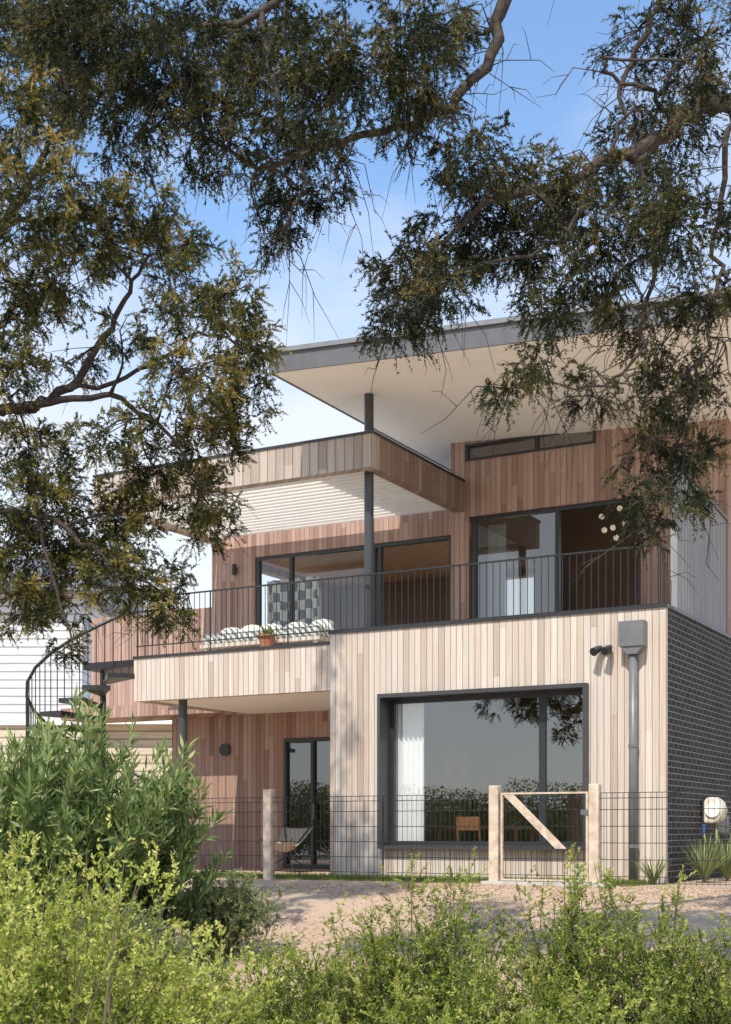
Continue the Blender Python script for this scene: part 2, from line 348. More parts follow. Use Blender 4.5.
cam.dof.use_dof = True; cam.dof.focus_distance = 17.0; cam.dof.aperture_fstop = 10.0
co.location = (0, 0, ZC); co.rotation_euler = (math.pi/2, 0, 0); bpy.context.scene.camera = co
vs = bpy.context.scene.view_settings; vs.view_transform = 'Standard'; vs.look = 'None'; vs.exposure = 0

# ------------------------------------------------------------------ ground
xs = np.concatenate([[-600, -200, -80, -40], np.arange(-24, 24.1, 0.5), [40, 80, 200, 600]])
ys = np.concatenate([[-600, -200, -80, -40], np.arange(-20, 45.1, 0.5), [80, 200, 600]])
g = MB(); XX, YY = np.meshgrid(xs, ys); ZZ = ground_z(XX, YY)+0.03*np.sin(XX*1.3+YY*0.7)*np.cos(YY*0.9)*sm((-1.75-((XX-OX)*su+(YY-OY)*cu))/3)
g.v = [tuple(p) for p in np.stack([XX, YY, ZZ], -1).reshape(-1, 3)]
nx = len(xs)
g.f = [(j*nx+i, j*nx+i+1, (j+1)*nx+i+1, (j+1)*nx+i) for j in range(len(ys)-1) for i in range(nx-1)]
o = g.build('ground', 'mulch', smooth=True); o['kind'] = 'structure'

# ------------------------------------------------------------------ the house
H = empty('modern_house', (OX, OY, 0), -TH, 'two-storey timber-clad house with wide skillion roof, balcony and charcoal brick side', 'house')
def part(mb, name, mat, parent=None, **k): return mb.build(name, mat, parent or H, **k)
VW = 3.5
uA = U(330, 0)
ZT = 3.84
wl, wr = U(381, 0), U(589, 0); zwt, zwb = 2.84, 0.46
part(MB().wall('u', uA, 0, -0.05, ZT, 0, 0.22, [(wl, wr, zwb, zwt)]), 'front_wall', 'clad')
part(MB().box(uA-0.02, 0.02, -0.025, 0.25, ZT, ZT+0.045), 'parapet_coping', 'frame')
part(MB().wall('v', 0.07, 9, -0.05, ZT-0.002, -0.24, 0.003), 'brick_wall', 'brick')
part(MB().box(-0.26, 0.03, 0.252, 9, ZT, ZT+0.05), 'side_coping', 'fascia')
part(MB().wall('v', 0.22, VW, -0.05, 3.55, uA, uA+0.2), 'return_wall', 'clad')
wn = part(MB().box(wl, wl+0.05, -0.13, 0.30, zwb, zwt).box(wr-0.05, wr, -0.13, 0.30, zwb, zwt).box(wl+0.05, wr-0.05, -0.13, 0.30, zwt-0.06, zwt).box(wl+0.05, wr-0.05, -0.13, 0.30, zwb, zwb+0.05), 'window', 'hood')
fl, fr_ = wl+0.05, wr-0.05; mu = U(543, 0.26)
fm = MB()
for a, b in ((fl, fl+0.06), (mu-0.05, mu+0.05), (fr_-0.06, fr_)): fm.box(a, b, 0.22, 0.29, zwb+0.05, zwt-0.06)
for a, b in ((fl+0.06, mu-0.05), (mu+0.05, fr_-0.06)):
    fm.box(a, b, 0.222, 0.288, zwb+0.05, zwb+0.12).box(a, b, 0.222, 0.288, zwt-0.13, zwt-0.06)
    MB().poly([(a, 0.255, zwb+0.12), (b, 0.255, zwb+0.12), (b, 0.255, zwt-0.13), (a, 0.255, zwt-0.13)]).build('pane', 'glass', wn)
fm.build('frame', 'frame', wn)
def curtain(u0, u1, v, z0, z1, parent, mat='curtain', waves=7, amp=0.045):
    mb = MB(); n = waves*8
    for k in range(n):
        p = [(u0+(u1-u0)*t/n, v+amp*math.sin(2*math.pi*waves*t/n)) for t in (k, k+1)]
        mb.poly([(*p[0], z0), (*p[1], z0), (*p[1], z1), (*p[0], z1)])
    return mb.build('curtain', mat, parent, smooth=True)
curtain(fl+0.02, fl+0.52, 0.35, 0.2, zwt-0.05, wn, waves=6, amp=0.026)
part(MB().box(uA+0.2, -0.24, 0.22, 6, -0.04, 0.06), 'lower_floor', 'floor')
part(MB().box(uA+0.2, -0.24, 0.22, 6, 3.15, 3.3).wall('u', uA, -0.24, 0, 3.15, 6, 6.15, [(-3.1, -0.6, 0.3, 2.7)]), 'lower_room_lining', 'interior_dark')  # rear opening is out of view, added to let daylight into the room
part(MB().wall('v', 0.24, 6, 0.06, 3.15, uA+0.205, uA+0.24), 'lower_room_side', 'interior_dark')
uB = U(135, 0.15)
part(MB().box(uB, uA-0.003, 0.12, 0.27, 2.97, 3.70), 'balcony_fascia', 'clad')
part(MB().wall('v', 0.27, VW, 2.97, 3.70, uB, uB+0.12), 'balcony_end_fascia', 'clad')
part(MB().box(uB-0.015, uA-0.003, 0.10, 0.29, 3.70, 3.745), 'balcony_coping', 'frame')
part(MB().box(uB+0.12, uA-0.003, 0.27, VW-0.003, 3.0, 3.06), 'balcony_soffit', 'soffit')
part(MB().box(uB+0.12, -0.26, 0.29, VW-0.003, 3.56, 3.72), 'balcony_deck', 'deck')
uL = U(172, VW)
d0, d1 = U(284, VW), U(330, VW)+0.25
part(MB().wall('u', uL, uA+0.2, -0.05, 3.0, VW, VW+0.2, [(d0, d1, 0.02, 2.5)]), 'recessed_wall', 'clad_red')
dr = part(MB().box(d0, d0+0.06, VW-0.02, VW+0.1, 0.02, 2.5).box(d1-0.06, d1, VW-0.02, VW+0.1, 0.02, 2.5).box(d0+0.06, d1-0.06, VW-0.02, VW+0.1, 2.43, 2.5).box(d0+0.06, d1-0.06, VW-0.02, VW+0.1, 0.02, 0.1).box((d0+d1)/2-0.03, (d0+d1)/2+0.03, VW-0.02, VW+0.1, 0.1, 2.43), 'glazed_door', 'frame')
MB().poly([(d0, VW+0.05, 0.05), (d1, VW+0.05, 0.05), (d1, VW+0.05, 2.45), (d0, VW+0.05, 2.45)]).build('pane', 'glass_dark', dr)
MB().box((d0+d1)/2+0.04, (d0+d1)/2+0.07, VW-0.06, VW-0.02, 0.95, 1.25).build('handle', 'fascia', dr)
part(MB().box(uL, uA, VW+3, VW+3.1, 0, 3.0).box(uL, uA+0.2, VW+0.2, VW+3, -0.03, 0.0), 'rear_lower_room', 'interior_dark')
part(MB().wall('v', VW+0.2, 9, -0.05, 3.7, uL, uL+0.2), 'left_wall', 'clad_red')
uUL = U(212, VW); uM = U(451, VW-0.06)
o0, o1, oz = U(255, VW), uM, 6.03
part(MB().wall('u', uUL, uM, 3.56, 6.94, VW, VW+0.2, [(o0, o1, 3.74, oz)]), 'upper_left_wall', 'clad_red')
r0, r1, rz0, rz1 = U(470, VW), U(642, VW), 3.74, 6.3
h0, h1 = U(467, VW), U(597, VW)
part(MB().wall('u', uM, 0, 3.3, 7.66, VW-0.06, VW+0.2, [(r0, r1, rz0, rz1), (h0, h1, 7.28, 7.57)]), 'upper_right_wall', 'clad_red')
part(MB().wall('v', VW+0.2, 9, 3.89, 7.6, -0.2, 0, [(4.6, 7.0, 4.8, 6.9)]), 'upper_side_wall', 'greymetal')
part(MB().wall('v', VW+0.2, 9, 3.7, 6.94, uUL, uUL+0.2, [(4.8, 7.4, 4.3, 6.1)]), 'upper_end_wall', 'clad_red')  # end opening added to bring sky light into the upper left room
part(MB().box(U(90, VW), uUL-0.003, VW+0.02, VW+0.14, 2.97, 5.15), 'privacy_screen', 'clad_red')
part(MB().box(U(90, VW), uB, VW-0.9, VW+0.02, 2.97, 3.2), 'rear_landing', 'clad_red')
part(MB().extr('x', [(0.62, ZT+0.052), (VW-0.07, ZT+0.052), (VW-0.07, 5.72), (0.62, 5.95)], -0.12, -0.02), 'end_screen', 'greymetal')
part(MB().extr('x', [(0.59, 5.953), (VW-0.07, 5.723), (VW-0.07, 5.77), (0.59, 6.0)], -0.15, 0.01), 'screen_capping', 'fascia')
part(MB().box(uUL+0.2, -0.2, VW+0.2, 9, 3.55, 3.73), 'upper_floor', 'floor')
part(MB().wall('u', uUL, uM, 3.73, 6.3, 8.0, 8.15, [(-6.8, -5.15, 3.8, 6.1)]).wall('v', VW+0.2, 9, 3.73, 7.6, uM+0.02, uM+0.14, [(5.0, 7.5, 3.73, 6.2)]).wall('u', uM, -0.2, 3.73, 7.6, 8.8, 8.95, [(-2.6, -0.6, 4.0, 7.0)]), 'upper_room_lining', 'interior_dark')  # back wall openings are hidden from view, added to light the rooms
part(MB().box(uUL+0.2, uM, VW+0.2, 9, 6.22, 6.4), 'upper_ceiling', 'ceiling_timber')
part(MB().extr('y', [(-2.9, 3.73), (-0.4, 3.73), (-0.4, 5.9), (-2.9, 4.6)], 6.0, 6.12), 'stair_wall', 'interior')
part(MB().box(uUL, uM, VW+0.2, 9.1, 6.94, 7.05), 'lower_roof', 'roofsheet')
def slider(u0, u1, z0, z1, v, bars, panes, mat):
    mb = MB(); t = 0.07
    mb.box(u0, u1, v, v+0.1, z1-t, z1).box(u0, u1, v, v+0.1, z0, z0+t)
    for b in bars: mb.box(b-t/2, b+t/2, v+0.002, v+0.098, z0+t, z1-t)
    o = part(mb, 'sliding_door', 'frame')
    for a, b in panes: MB().poly([(a, v+0.05, z0+t), (b, v+0.05, z0+t), (b, v+0.05, z1-t), (a, v+0.05, z1-t)]).build('pane', mat, o)
    return o
b1, b2, b3 = U(257, VW), U(290, VW), U(373, VW)
sdl = slider(o0, o1, 3.74, oz, VW+0.02, [b1, b2, b3, b3+0.12, o1-0.04], [(b1, b2), (b2, b3)], 'glass_clear')
curtain(U(260, VW), U(312, VW), VW+0.26, 3.8, 5.6, sdl, 'pattern', 6)
b4, b5, b6 = U(474, VW), U(557, VW), U(640, VW)
sdr = slider(r0, r1, rz0, rz1, VW, [b4, b5, b6], [(b4, b5)], 'glass_dark')
curtain(U(480, VW), U(498, VW), VW+0.35, 3.8, 6.2, sdr, 'curtain', 5)
hw = part(MB().box(h0, h1, VW-0.08, VW, 7.28, 7.32).box(h0, h1, VW-0.08, VW, 7.53, 7.57).box(h0, h0+0.05, VW-0.079, VW, 7.32, 7.53).box(U(538, VW)-0.03, U(538, VW)+0.03, VW-0.079, VW, 7.32, 7.53).box(h1-0.05, h1, VW-0.079, VW, 7.32, 7.53), 'highlight_window', 'frame')
MB().poly([(h0, VW-0.03, 7.3), (h1, VW-0.03, 7.3), (h1, VW-0.03, 7.55), (h0, VW-0.03, 7.55)]).build('pane', 'glass_dark', hw)
zr = lambda u: 7.70-0.058*(u+5.8)
ru0, ru1, rv0, rv1 = -5.8, 1.5, -1.15, 9.6
def slab(u0, u1, v0, v1, lo, hi):
    mb = MB(); mb.loft([[(u, v0, zr(u)+lo), (u, v1, zr(u)+lo), (u, v1, zr(u)+hi), (u, v0, zr(u)+hi)] for u in (u0, u1)]); return mb
rf = part(slab(ru0+0.03, ru1-0.03, rv0+0.03, rv1-0.03, 0.0, 0.27), 'roof', 'soffit')
slab(ru0, ru1, rv0, rv0+0.03, -0.015, 0.27).build('fascia', 'fascia', rf)
slab(ru0, ru0+0.03, rv0+0.03, rv1, -0.015, 0.27).build('fascia', 'fascia', rf)
slab(ru1-0.03, ru1, rv0+0.03, rv1, -0.015, 0.27).build('fascia', 'fascia', rf)
slab(ru0-0.04, ru1+0.04, rv0-0.04, rv1, 0.272, 0.34).build('capping', 'roofsheet', rf)
uP = U(373, 0.05); uPL = U(95, 0.05); pz0, pz1 = 6.40, 6.92
pg = part(MB().box(uPL, uP, 0.03, 0.23, pz0, pz1), 'pergola', 'beam')
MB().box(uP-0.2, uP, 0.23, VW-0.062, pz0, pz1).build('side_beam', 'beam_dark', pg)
MB().box(uPL, uPL+0.2, 0.23, VW-0.003, pz0, pz1).build('side_beam', 'beam', pg)
MB().box(uPL-0.02, uP+0.02, 0.01, 0.25, pz1, pz1+0.04).box(uP-0.22, uP+0.02, 0.25, VW-0.062, pz1, pz1+0.04).build('capping', 'frame', pg)
lv = MB(); k = 0; ta = math.radians(15); bw = 0.28
while 0.40+k*0.2 < VW-0.16:
    c = 0.40+k*0.2; dy, dz = bw/2*math.cos(ta), bw/2*math.sin(ta)
    lv.poly([(uPL+0.22, c-dy, 6.5+dz), (uP-0.22, c-dy, 6.5+dz), (uP-0.22, c+dy, 6.5-dz), (uPL+0.22, c+dy, 6.5-dz)])
    lv.poly([(uPL+0.22, c+dy, 6.5-dz), (uP-0.22, c+dy, 6.5-dz), (uP-0.22, c+dy+0.004, 6.478-dz), (uPL+0.22, c+dy+0.004, 6.478-dz)]); k += 1
lv.build('louvre_blades', 'louvre', pg)
def post(u, v, z0, z1, r=0.075):
    return part(MB().tube([(u, v, z0), (u, v, z1)], r, 20).box(u-0.11, u+0.11, v-0.11, v+0.11, z0, z0+0.02), 'post', 'post', smooth=False)
post(U(369, 0.36), 0.36, 3.72, zr(-4.7)+0.01)
post(U(183, 0.42), 0.42, 0, 3.0, 0.075)
ru = -0.16
rl = part(MB().box(uB+0.02, ru+0.02, 0.14, 0.18, 4.74, 4.762).box(uB+0.02, ru+0.02, 0.15, 0.17, 3.91, 3.93).box(ru-0.02, ru+0.02, 0.18, 0.8, 4.74, 4.762).box(ru-0.01, ru+0.01, 0.18, 0.8, 3.91, 3.93), 'balcony_railing', 'steel')
pos = []
nb = 84
for i in range(nb+1): pos.append((uB+0.05+(ru-uB-0.05)*i/nb, 0.16, i % 14 == 0))
for i in range(1, 5): pos.append((ru, 0.16+i*0.11, False))
for (bu, bv, st) in pos:
    MB().tube([(bu, bv, 3.74 if st else 3.92), (bu, bv, 4.745)], 0.014 if st else 0.0072, 6).build('stanchion' if st else 'baluster', 'steel', rl)
up = U(633, -0.1)
dp = part(MB().tube([(up, -0.09, 0.02), (up, -0.09, 3.28)], 0.062, 14), 'downpipe', 'pipe', smooth=True)
MB().box(up-0.18, up+0.18, -0.2, -0.012, 3.31, 3.66).extr('y', [(up-0.16, 3.31), (up-0.07, 3.2), (up+0.07, 3.2), (up+0.16, 3.31)], -0.18, -0.02).build('rain_head', 'pipe', dp)
for z in (0.5, 1.9): MB().tube([(up, -0.09, z), (up, -0.09, z+0.05)], 0.07, 14).build('bracket', 'pipe', dp)

# ------------------------------------------------------------------ fixtures on the house
def at_house(name, u, v, z, label, cat): return empty(name, w2(u, v, z), -TH, label, cat)
zz = Zp(650, U(604, 0), 0)
t = at_house('spotlight', U(604, 0), -0.005, zz, 'black twin-head security spotlight on the pale timber wall beside the downpipe head', 'spotlight')
MB().tube([(0.06, 0, 0), (0.06, -0.03, 0)], 0.06, 12).build('base_plate', 'steel', t)
for sx_ in (-1, 1):
    MB().tube([(0.06, -0.02, 0.0), (0.06+0.05*sx_, -0.08, 0.0), (0.06+0.08*sx_, -0.1, -0.02)], 0.012, 6).build('arm', 'steel', t)
    MB().tube([(0.04+0.07*sx_, -0.05, 0.03), (0.03+0.08*sx_, -0.12, 0.0), (0.0+0.08*sx_, -0.22, -0.05)], [0.035, 0.05, 0.062], 12).build('lamp_head', 'frame', t)
t = at_house('wall_light', U(226, VW), VW-0.005, Zp(750, U(226, VW), VW), 'round black wall light on the recessed ground-floor wall beside the glazed door', 'wall light')
MB().tube([(0, 0, 0), (0, -0.05, 0)], 0.11, 20).build('housing', 'steel', t)
MB().tube([(0, -0.05, 0), (0, -0.06, 0)], 0.12, 20).build('cover', 'frame', t)
t = at_house('wall_light', U(236, VW), VW-0.005, Zp(570, U(236, VW), VW), 'small cylinder wall light on the upper wall left of the sliding door', 'wall light')
MB().tube([(0, -0.06, -0.1), (0, -0.06, 0.1)], 0.045, 12).build('cylinder_shade', 'steel', t)
MB().box(-0.03, 0.03, -0.03, 0, -0.04, 0.04).build('mount', 'steel', t)
t = at_house('pendant_lamp', U(610, 5.2), 5.2, 6.2, 'cluster pendant lamp of pale glass globes hanging inside the open upper doorway', 'lamp')
cd = MB()
for k, (a, b, c) in enumerate([(-0.16, 0, 0.25), (0.02, 0.1, 0.05), (0.2, -0.05, 0.35), (0.1, 0.05, -0.15), (-0.08, -0.08, -0.02), (0.25, 0.08, 0.1)]):
    MB().ball((a, b, c), 0.052).build('globe', 'globe', t, smooth=True)
    cd.tube([(a, b, c+0.05), (a*0.3, b*0.3, 1.1)], 0.006, 4)
cd.build('cord', 'steel', t)
t = at_house('painting', uA+0.245, 4.15, 1.85, 'dark red abstract painting seen through the large ground-floor window', 'painting')
MB().box(0.0, 0.03, -0.6, 0.6, -0.45, 0.45).build('canvas', 'art', t)
MB().box(0.0, 0.05, -0.65, 0.65, 0.453, 0.5).box(0.0, 0.05, -0.65, 0.65, -0.5, -0.453).box(0.0, 0.05, -0.65, -0.603, -0.453, 0.453).box(0.0, 0.05, 0.603, 0.65, -0.453, 0.453).build('frame', 'frame', t)
t = at_house('dining_table', -3.6, 2.0, 0.06, 'warm timber dining table behind the large ground-floor window', 'table')
MB().box(-0.8, 0.8, -0.45, 0.45, 0.7, 0.745).build('tabletop', 'woodfurn', t, bevel=0.008)
for a in (-0.7, 0.7):
    for b in (-0.37, 0.37): MB().tube([(a, b, 0), (a*0.97, b*0.95, 0.7)], [0.022, 0.035], 8).build('leg', 'woodfurn', t)
for du, dv, rz, lab in ((-0.95, -0.05, math.pi/2, 'timber dining chair at the left end of the indoor table'), (0.1, -0.7, math.pi, 'timber dining chair at the window side of the indoor table')):
    t = empty('dining_chair', w2(-3.6+du, 2.0+dv, 0.06), -TH+rz, lab, 'chair')
    MB().box(-0.22, 0.22, -0.22, 0.22, 0.43, 0.47).build('seat', 'woodfurn', t, bevel=0.01)
    MB().box(-0.2, 0.2, 0.2, 0.225, 0.68, 0.9).build('backrest', 'woodfurn', t, bevel=0.008)
    for a in (-0.19, 0.19):
        MB().tube([(a, -0.19, 0), (a, -0.19, 0.43)], 0.018, 8).build('leg', 'woodfurn', t)
        MB().tube([(a, 0.2, 0), (a, 0.19, 0.43), (a, 0.23, 0.9)], 0.018, 8).build('leg', 'woodfurn', t)
t = at_house('daybed', U(275, 1.0), 1.05, 3.72, 'low outdoor daybed with patterned pale cushions on the balcony behind the railing', 'daybed')
MB().box(-1.3, 1.1, -0.42, 0.42, 0.16, 0.22).build('base', 'deck', t)
for a in (-1.2, 1.0):
    for b in (-0.36, 0.36): MB().box(a-0.03, a+0.03, b-0.03, b+0.03, 0, 0.16).build('leg', 'deck', t)
MB().box(-1.28, 1.08, -0.4, 0.4, 0.225, 0.4).build('mattress', 'pattern2', t, bevel=0.04)
for a, mt, hgt in ((-1.05, 'pattern2', .5), (-0.62, 'fabric', .55), (-0.2, 'pattern2', .5), (0.3, 'pattern2', .48), (0.8, 'pattern2', .52)):
    MB().ball((a, 0.16, 0.46), 0.25, 14, 10, (1.0, 0.4, hgt)).build('cushion', mt, t, smooth=True)
t = at_house('potted_plant', U(268, 0.5), 0.45, 3.72, 'small terracotta pot with green plant on the balcony in front of the daybed', 'potted plant')
MB().loft([[(r*math.cos(k*math.pi/8), r*math.sin(k*math.pi/8), z) for k in range(16)] for r, z in ((0.09, 0), (0.13, 0.22), (0.15, 0.22), (0.15, 0.27), (0.12, 0.27), (0.11, 0.24))]).build('pot', 'terracotta', t)
n = 140; D = unit(R.normal(size=(n, 3))*[1, 1, 0.4]+[0, 0, 0.8])
leaf_mesh('foliage', np.array([0, 0, 0.24])+D*R.random((n, 1))*0.1, D, R.uniform(0.06, 0.14, n), R.uniform(0.02, 0.03, n), R.random(n)*0.9, 'leaf_long', t)
t = at_house('sling_chair', U(287, 1.9), 1.9, 0.0, 'beige canvas sling chair on the patio below the balcony, behind the wire fence', 'chair')
fr2 = MB()
for s in (-1, 1):
    fr2.tube([(s*0.34, -0.3, 0.02), (0, 0.05, 0.3), (-s*0.3, 0.36, 0.86)], 0.011, 6).tube([(s*0.34, 0.32, 0.02), (0, 0.0, 0.3), (-s*0.33, -0.36, 0.6)], 0.011, 6)
    fr2.tube([(s*0.34, -0.3, 0.02), (s*0.34, 0.32, 0.02)], 0.011, 6)
fr2.build('frame', 'steel', t)
sl_ = MB(); nn = 8
G = [[None]*(nn+1) for _ in range(nn+1)]
for i in range(nn+1):
    for j in range(nn+1):
        a = i/nn; b = j/nn
        x = (a-0.5)*0.66; zE = 0.6*(1-b)+0.86*b; y = -0.36+0.72*b
        sag = 0.36*(math.sin(math.pi*min(1, b*0.9+0.05))**0.8)*(1-0.35*(2*a-1)**2)
        G[i][j] = (x*(1-0.25*math.sin(math.pi*b)), y, zE-sag)
for i in range(nn):
    for j in range(nn): sl_.poly([G[i][j], G[i+1][j], G[i+1][j+1], G[i][j+1]])
sl_.build('sling', 'sling', t, smooth=True)
t = at_house('hose_reel', 0.004, 1.95, 0.0, 'cream garden hose reel mounted on the charcoal brick side wall', 'hose reel')
prof = [(0.04, 0.85), (0.2, 0.85), (0.3, 0.93), (0.33, 1.05), (0.29, 1.17), (0.19, 1.25), (0.09, 1.24), (0.04, 1.18)]
MB().extr('y', prof, -0.17, 0.17).build('cassette', 'cream', t, bevel=0.03)
MB().box(0.0, 0.04, -0.08, 0.08, 0.9, 1.2).build('wall_bracket', 'steel', t)
MB().tube([(0.18, -0.175, 1.05), (0.18, -0.2, 1.05)], 0.11, 16).build('side_disc', 'soffit', t)
hp = [(0.2, -0.05, 0.86), (0.22, -0.08, 0.6), (0.15, -0.15, 0.4), (0.1, -0.25, 0.55), (0.08, -0.3, 0.72)]
MB().tube(hp, 0.014, 8).build('hose', 'hose', t, smooth=True)
MB().tube([(0.08, -0.3, 0.7), (0.08, -0.31, 0.84)], [0.018, 0.03], 8).build('nozzle', 'blue', t)
t = at_house('garden_tap', 0.004, 2.9, 0.0, 'small grey tap box low on the brick wall right of the hose reel', 'tap')
MB().box(0, 0.12, -0.14, 0.14, 0.7, 0.98).build('box', 'fascia', t, bevel=0.01)
MB().tube([(0.12, 0, 0.8), (0.2, 0, 0.8), (0.2, 0, 0.72)], 0.018, 8).build('spout', 'fascia', t)

# ------------------------------------------------------------------ spiral staircase
uS = -10.6
sc = w2(uS, 0.75, 0)
S = empty('spiral_staircase', sc, -TH, 'black steel spiral staircase rising to the left end of the balcony', 'staircase')
MB().tube([(0, 0, 0), (0, 0, 3.6)], 0.055, 14).build('centre_pole', 'steel', S)
RS = 1.38; rise = 0.215; step = math.radians(18); a0 = math.radians(-28)
MB().box(0.05, uB-uS-0.02, -0.6, 0.55, 3.58, 3.7).build('landing', 'steel', S)
rail = []
for k in range(16):
    z = 3.66-rise*(k+1); a = a0-step*(k+0.5)
    am, ap = a-step*0.56, a+step*0.56
    ring = [(0.05*math.cos(am), 0.05*math.sin(am)), (RS*math.cos(am), RS*math.sin(am)), (RS*math.cos(a)*1.01, RS*math.sin(a)*1.01), (RS*math.cos(ap), RS*math.sin(ap)), (0.05*math.cos(ap), 0.05*math.sin(ap))]
    MB().extr('z', ring, z-0.08, z).build('tread', 'steel', S)
    for f in (-0.33, 0.0, 0.33):
        aa = a+step*f; zr_ = z+0.95+rise*f
        MB().tube([((RS-.03)*math.cos(aa), (RS-.03)*math.sin(aa), z), ((RS-.03)*math.cos(aa), (RS-.03)*math.sin(aa), zr_+0.05)], 0.0095, 6).build('baluster', 'steel', S)
    rail.append(((RS-.03)*math.cos(a), (RS-.03)*math.sin(a), z+1.0))
MB().tube([(uB-uS+0.1, -0.6, 4.75), ((RS-.03)*math.cos(a0), (RS-.03)*math.sin(a0), 4.72)]+rail, 0.03, 8).build('handrail', 'steel', S, smooth=True)
lr = MB()
lr.tube([(0.2, 0.56, 4.75), (uB-uS, 0.56, 4.75)], 0.02, 8)
for k in range(8): lr.tube([(0.2+k*0.16, 0.56, 3.66), (0.2+k*0.16, 0.56, 4.75)], 0.009, 6)
lr.build('landing_rail', 'steel', S)

# ------------------------------------------------------------------ fence and gate
VF = -1.3
fu = [U(150, VF), U(269, VF), U(383, VF), U(495, VF), U(595, VF), 2.2]
fe = empty('wire_fence', w2(fu[0], VF, 0), -TH, 'black wire fence with pale timber posts along the mulch in front of the house', 'fence')
ox = fu[0]
def wires(mb, a, b, top=1.24, sp=0.075):
    n = max(2, int(round((b-a)/sp)))
    for i in range(n):
        x = a+(b-a)*(i+0.5)/n
        mb.tube([(x, 0, 0.04), (x, 0, top)], 0.0036, 4)
    for z in (0.06, 0.14, 0.36, 0.58, 0.8, 1.02, top-0.07, top): mb.tube([(a, 0.006, z), (b, 0.006, z)], 0.0048, 4)
for a, b in ((fu[0], fu[1]), (fu[1], fu[2]), (fu[2], fu[3]), (fu[4], fu[5])):
    mb = MB(); wires(mb, a-ox+0.05, b-ox-0.05); mb.build('wire_panel', 'wire', fe)
for k, u_ in enumerate((fu[1], fu[3], fu[4], fu[5])):
    x = u_-ox
    MB().box(x-0.07, x+0.07, -0.065, 0.065, -0.1, 1.36).build('post', 'wood_post', fe, bevel=0.012)
for u_ in (fu[2], fu[0]):
    MB().tube([(u_-ox, 0, -0.05), (u_-ox, 0, 1.24)], 0.013, 8).build('steel_post', 'wire', fe)
g0, g1 = fu[3]+0.09, fu[4]-0.09
ga = empty('garden_gate', w2(g0, VF, 0), -TH, 'pale framed wire garden gate with a diagonal timber brace between two pale posts', 'gate'); gw = g1-g0
MB().box(0, 0.03, -0.02, 0.02, 0.06, 1.26).box(gw-0.03, gw, -0.02, 0.02, 0.06, 1.26).box(0.03, gw-0.03, -0.02, 0.02, 1.235, 1.26).box(0.03, gw-0.03, -0.02, 0.02, 0.06, 0.085).build('frame', 'wood_post', ga)
MB().box(0.03, gw-0.03, -0.012, 0.012, 0.5, 0.515).build('mid_rail', 'wire', ga)
mb = MB(); wires(mb, 0.03, gw-0.03, 1.23, 0.075); mb.build('wire_infill', 'wire', ga)
MB().extr('y', [(0.05, 1.23), (0.2, 1.23), (gw-0.3, 0.5), (gw-0.45, 0.5)], -0.045, -0.021).build('brace', 'wood_post', ga)
MB().box(gw-0.1, gw+0.03, -0.03, -0.021, 0.95, 1.02).build('latch', 'fascia', ga)
for z in (0.3, 1.05): MB().tube([(-0.012, 0, z), (-0.012, 0, z+0.1)], 0.011, 8).build('hinge', 'wire', ga)
t = MB().box(0, gw+0.5, -0.12, 0.12, 0.0, 0.05).build('gate_sill', 'concrete'); t.location = w2(g0-0.25, VF, 0.0); t.rotation_euler = (0, 0, -TH)
tag(t, 'pale concrete sill strip on the ground under the garden gate', 'sill')

# ------------------------------------------------------------------ neighbour
nb_ = empty('neighbour_house', (-11.5, 33, 0), 0.0, 'white weatherboard neighbouring house with cream lower storey at far left behind the trees', 'house')
MB().box(-9, 4.6, 0, 9, 3.4, 6.5).build('wall', 'weatherboard', nb_)
MB().box(-9, 4.6, 0.02, 9, 0, 3.397).build('lower_wall', 'creamboard', nb_)
MB().box(-9.05, 4.65, -0.06, -0.003, 3.3, 3.45).build('band', 'white', nb_)
MB().extr('x', [(-0.5, 6.5), (9.5, 6.5), (4.5, 8.4)], -9.4, 4.9).build('roof', 'roofsheet', nb_)
MB().box(4.605, 7.0, 0.6, 6, 0, 3.35).build('side_wing', 'creamboard', nb_)
MB().extr('y', [(4.605, 3.35), (7.3, 3.35), (7.3, 3.5), (4.605, 3.9)], 0.2, 6.3).build('wing_roof', 'white', nb_)
wf = MB().box(-0.2, 1.4, -0.06, -0.003, 1.0, 2.4).build('window', 'white', nb_)
MB().poly([(-0.1, -0.064, 1.1), (1.3, -0.064, 1.1), (1.3, -0.064, 2.3), (-0.1, -0.064, 2.3)]).build('pane', 'frame', wf)

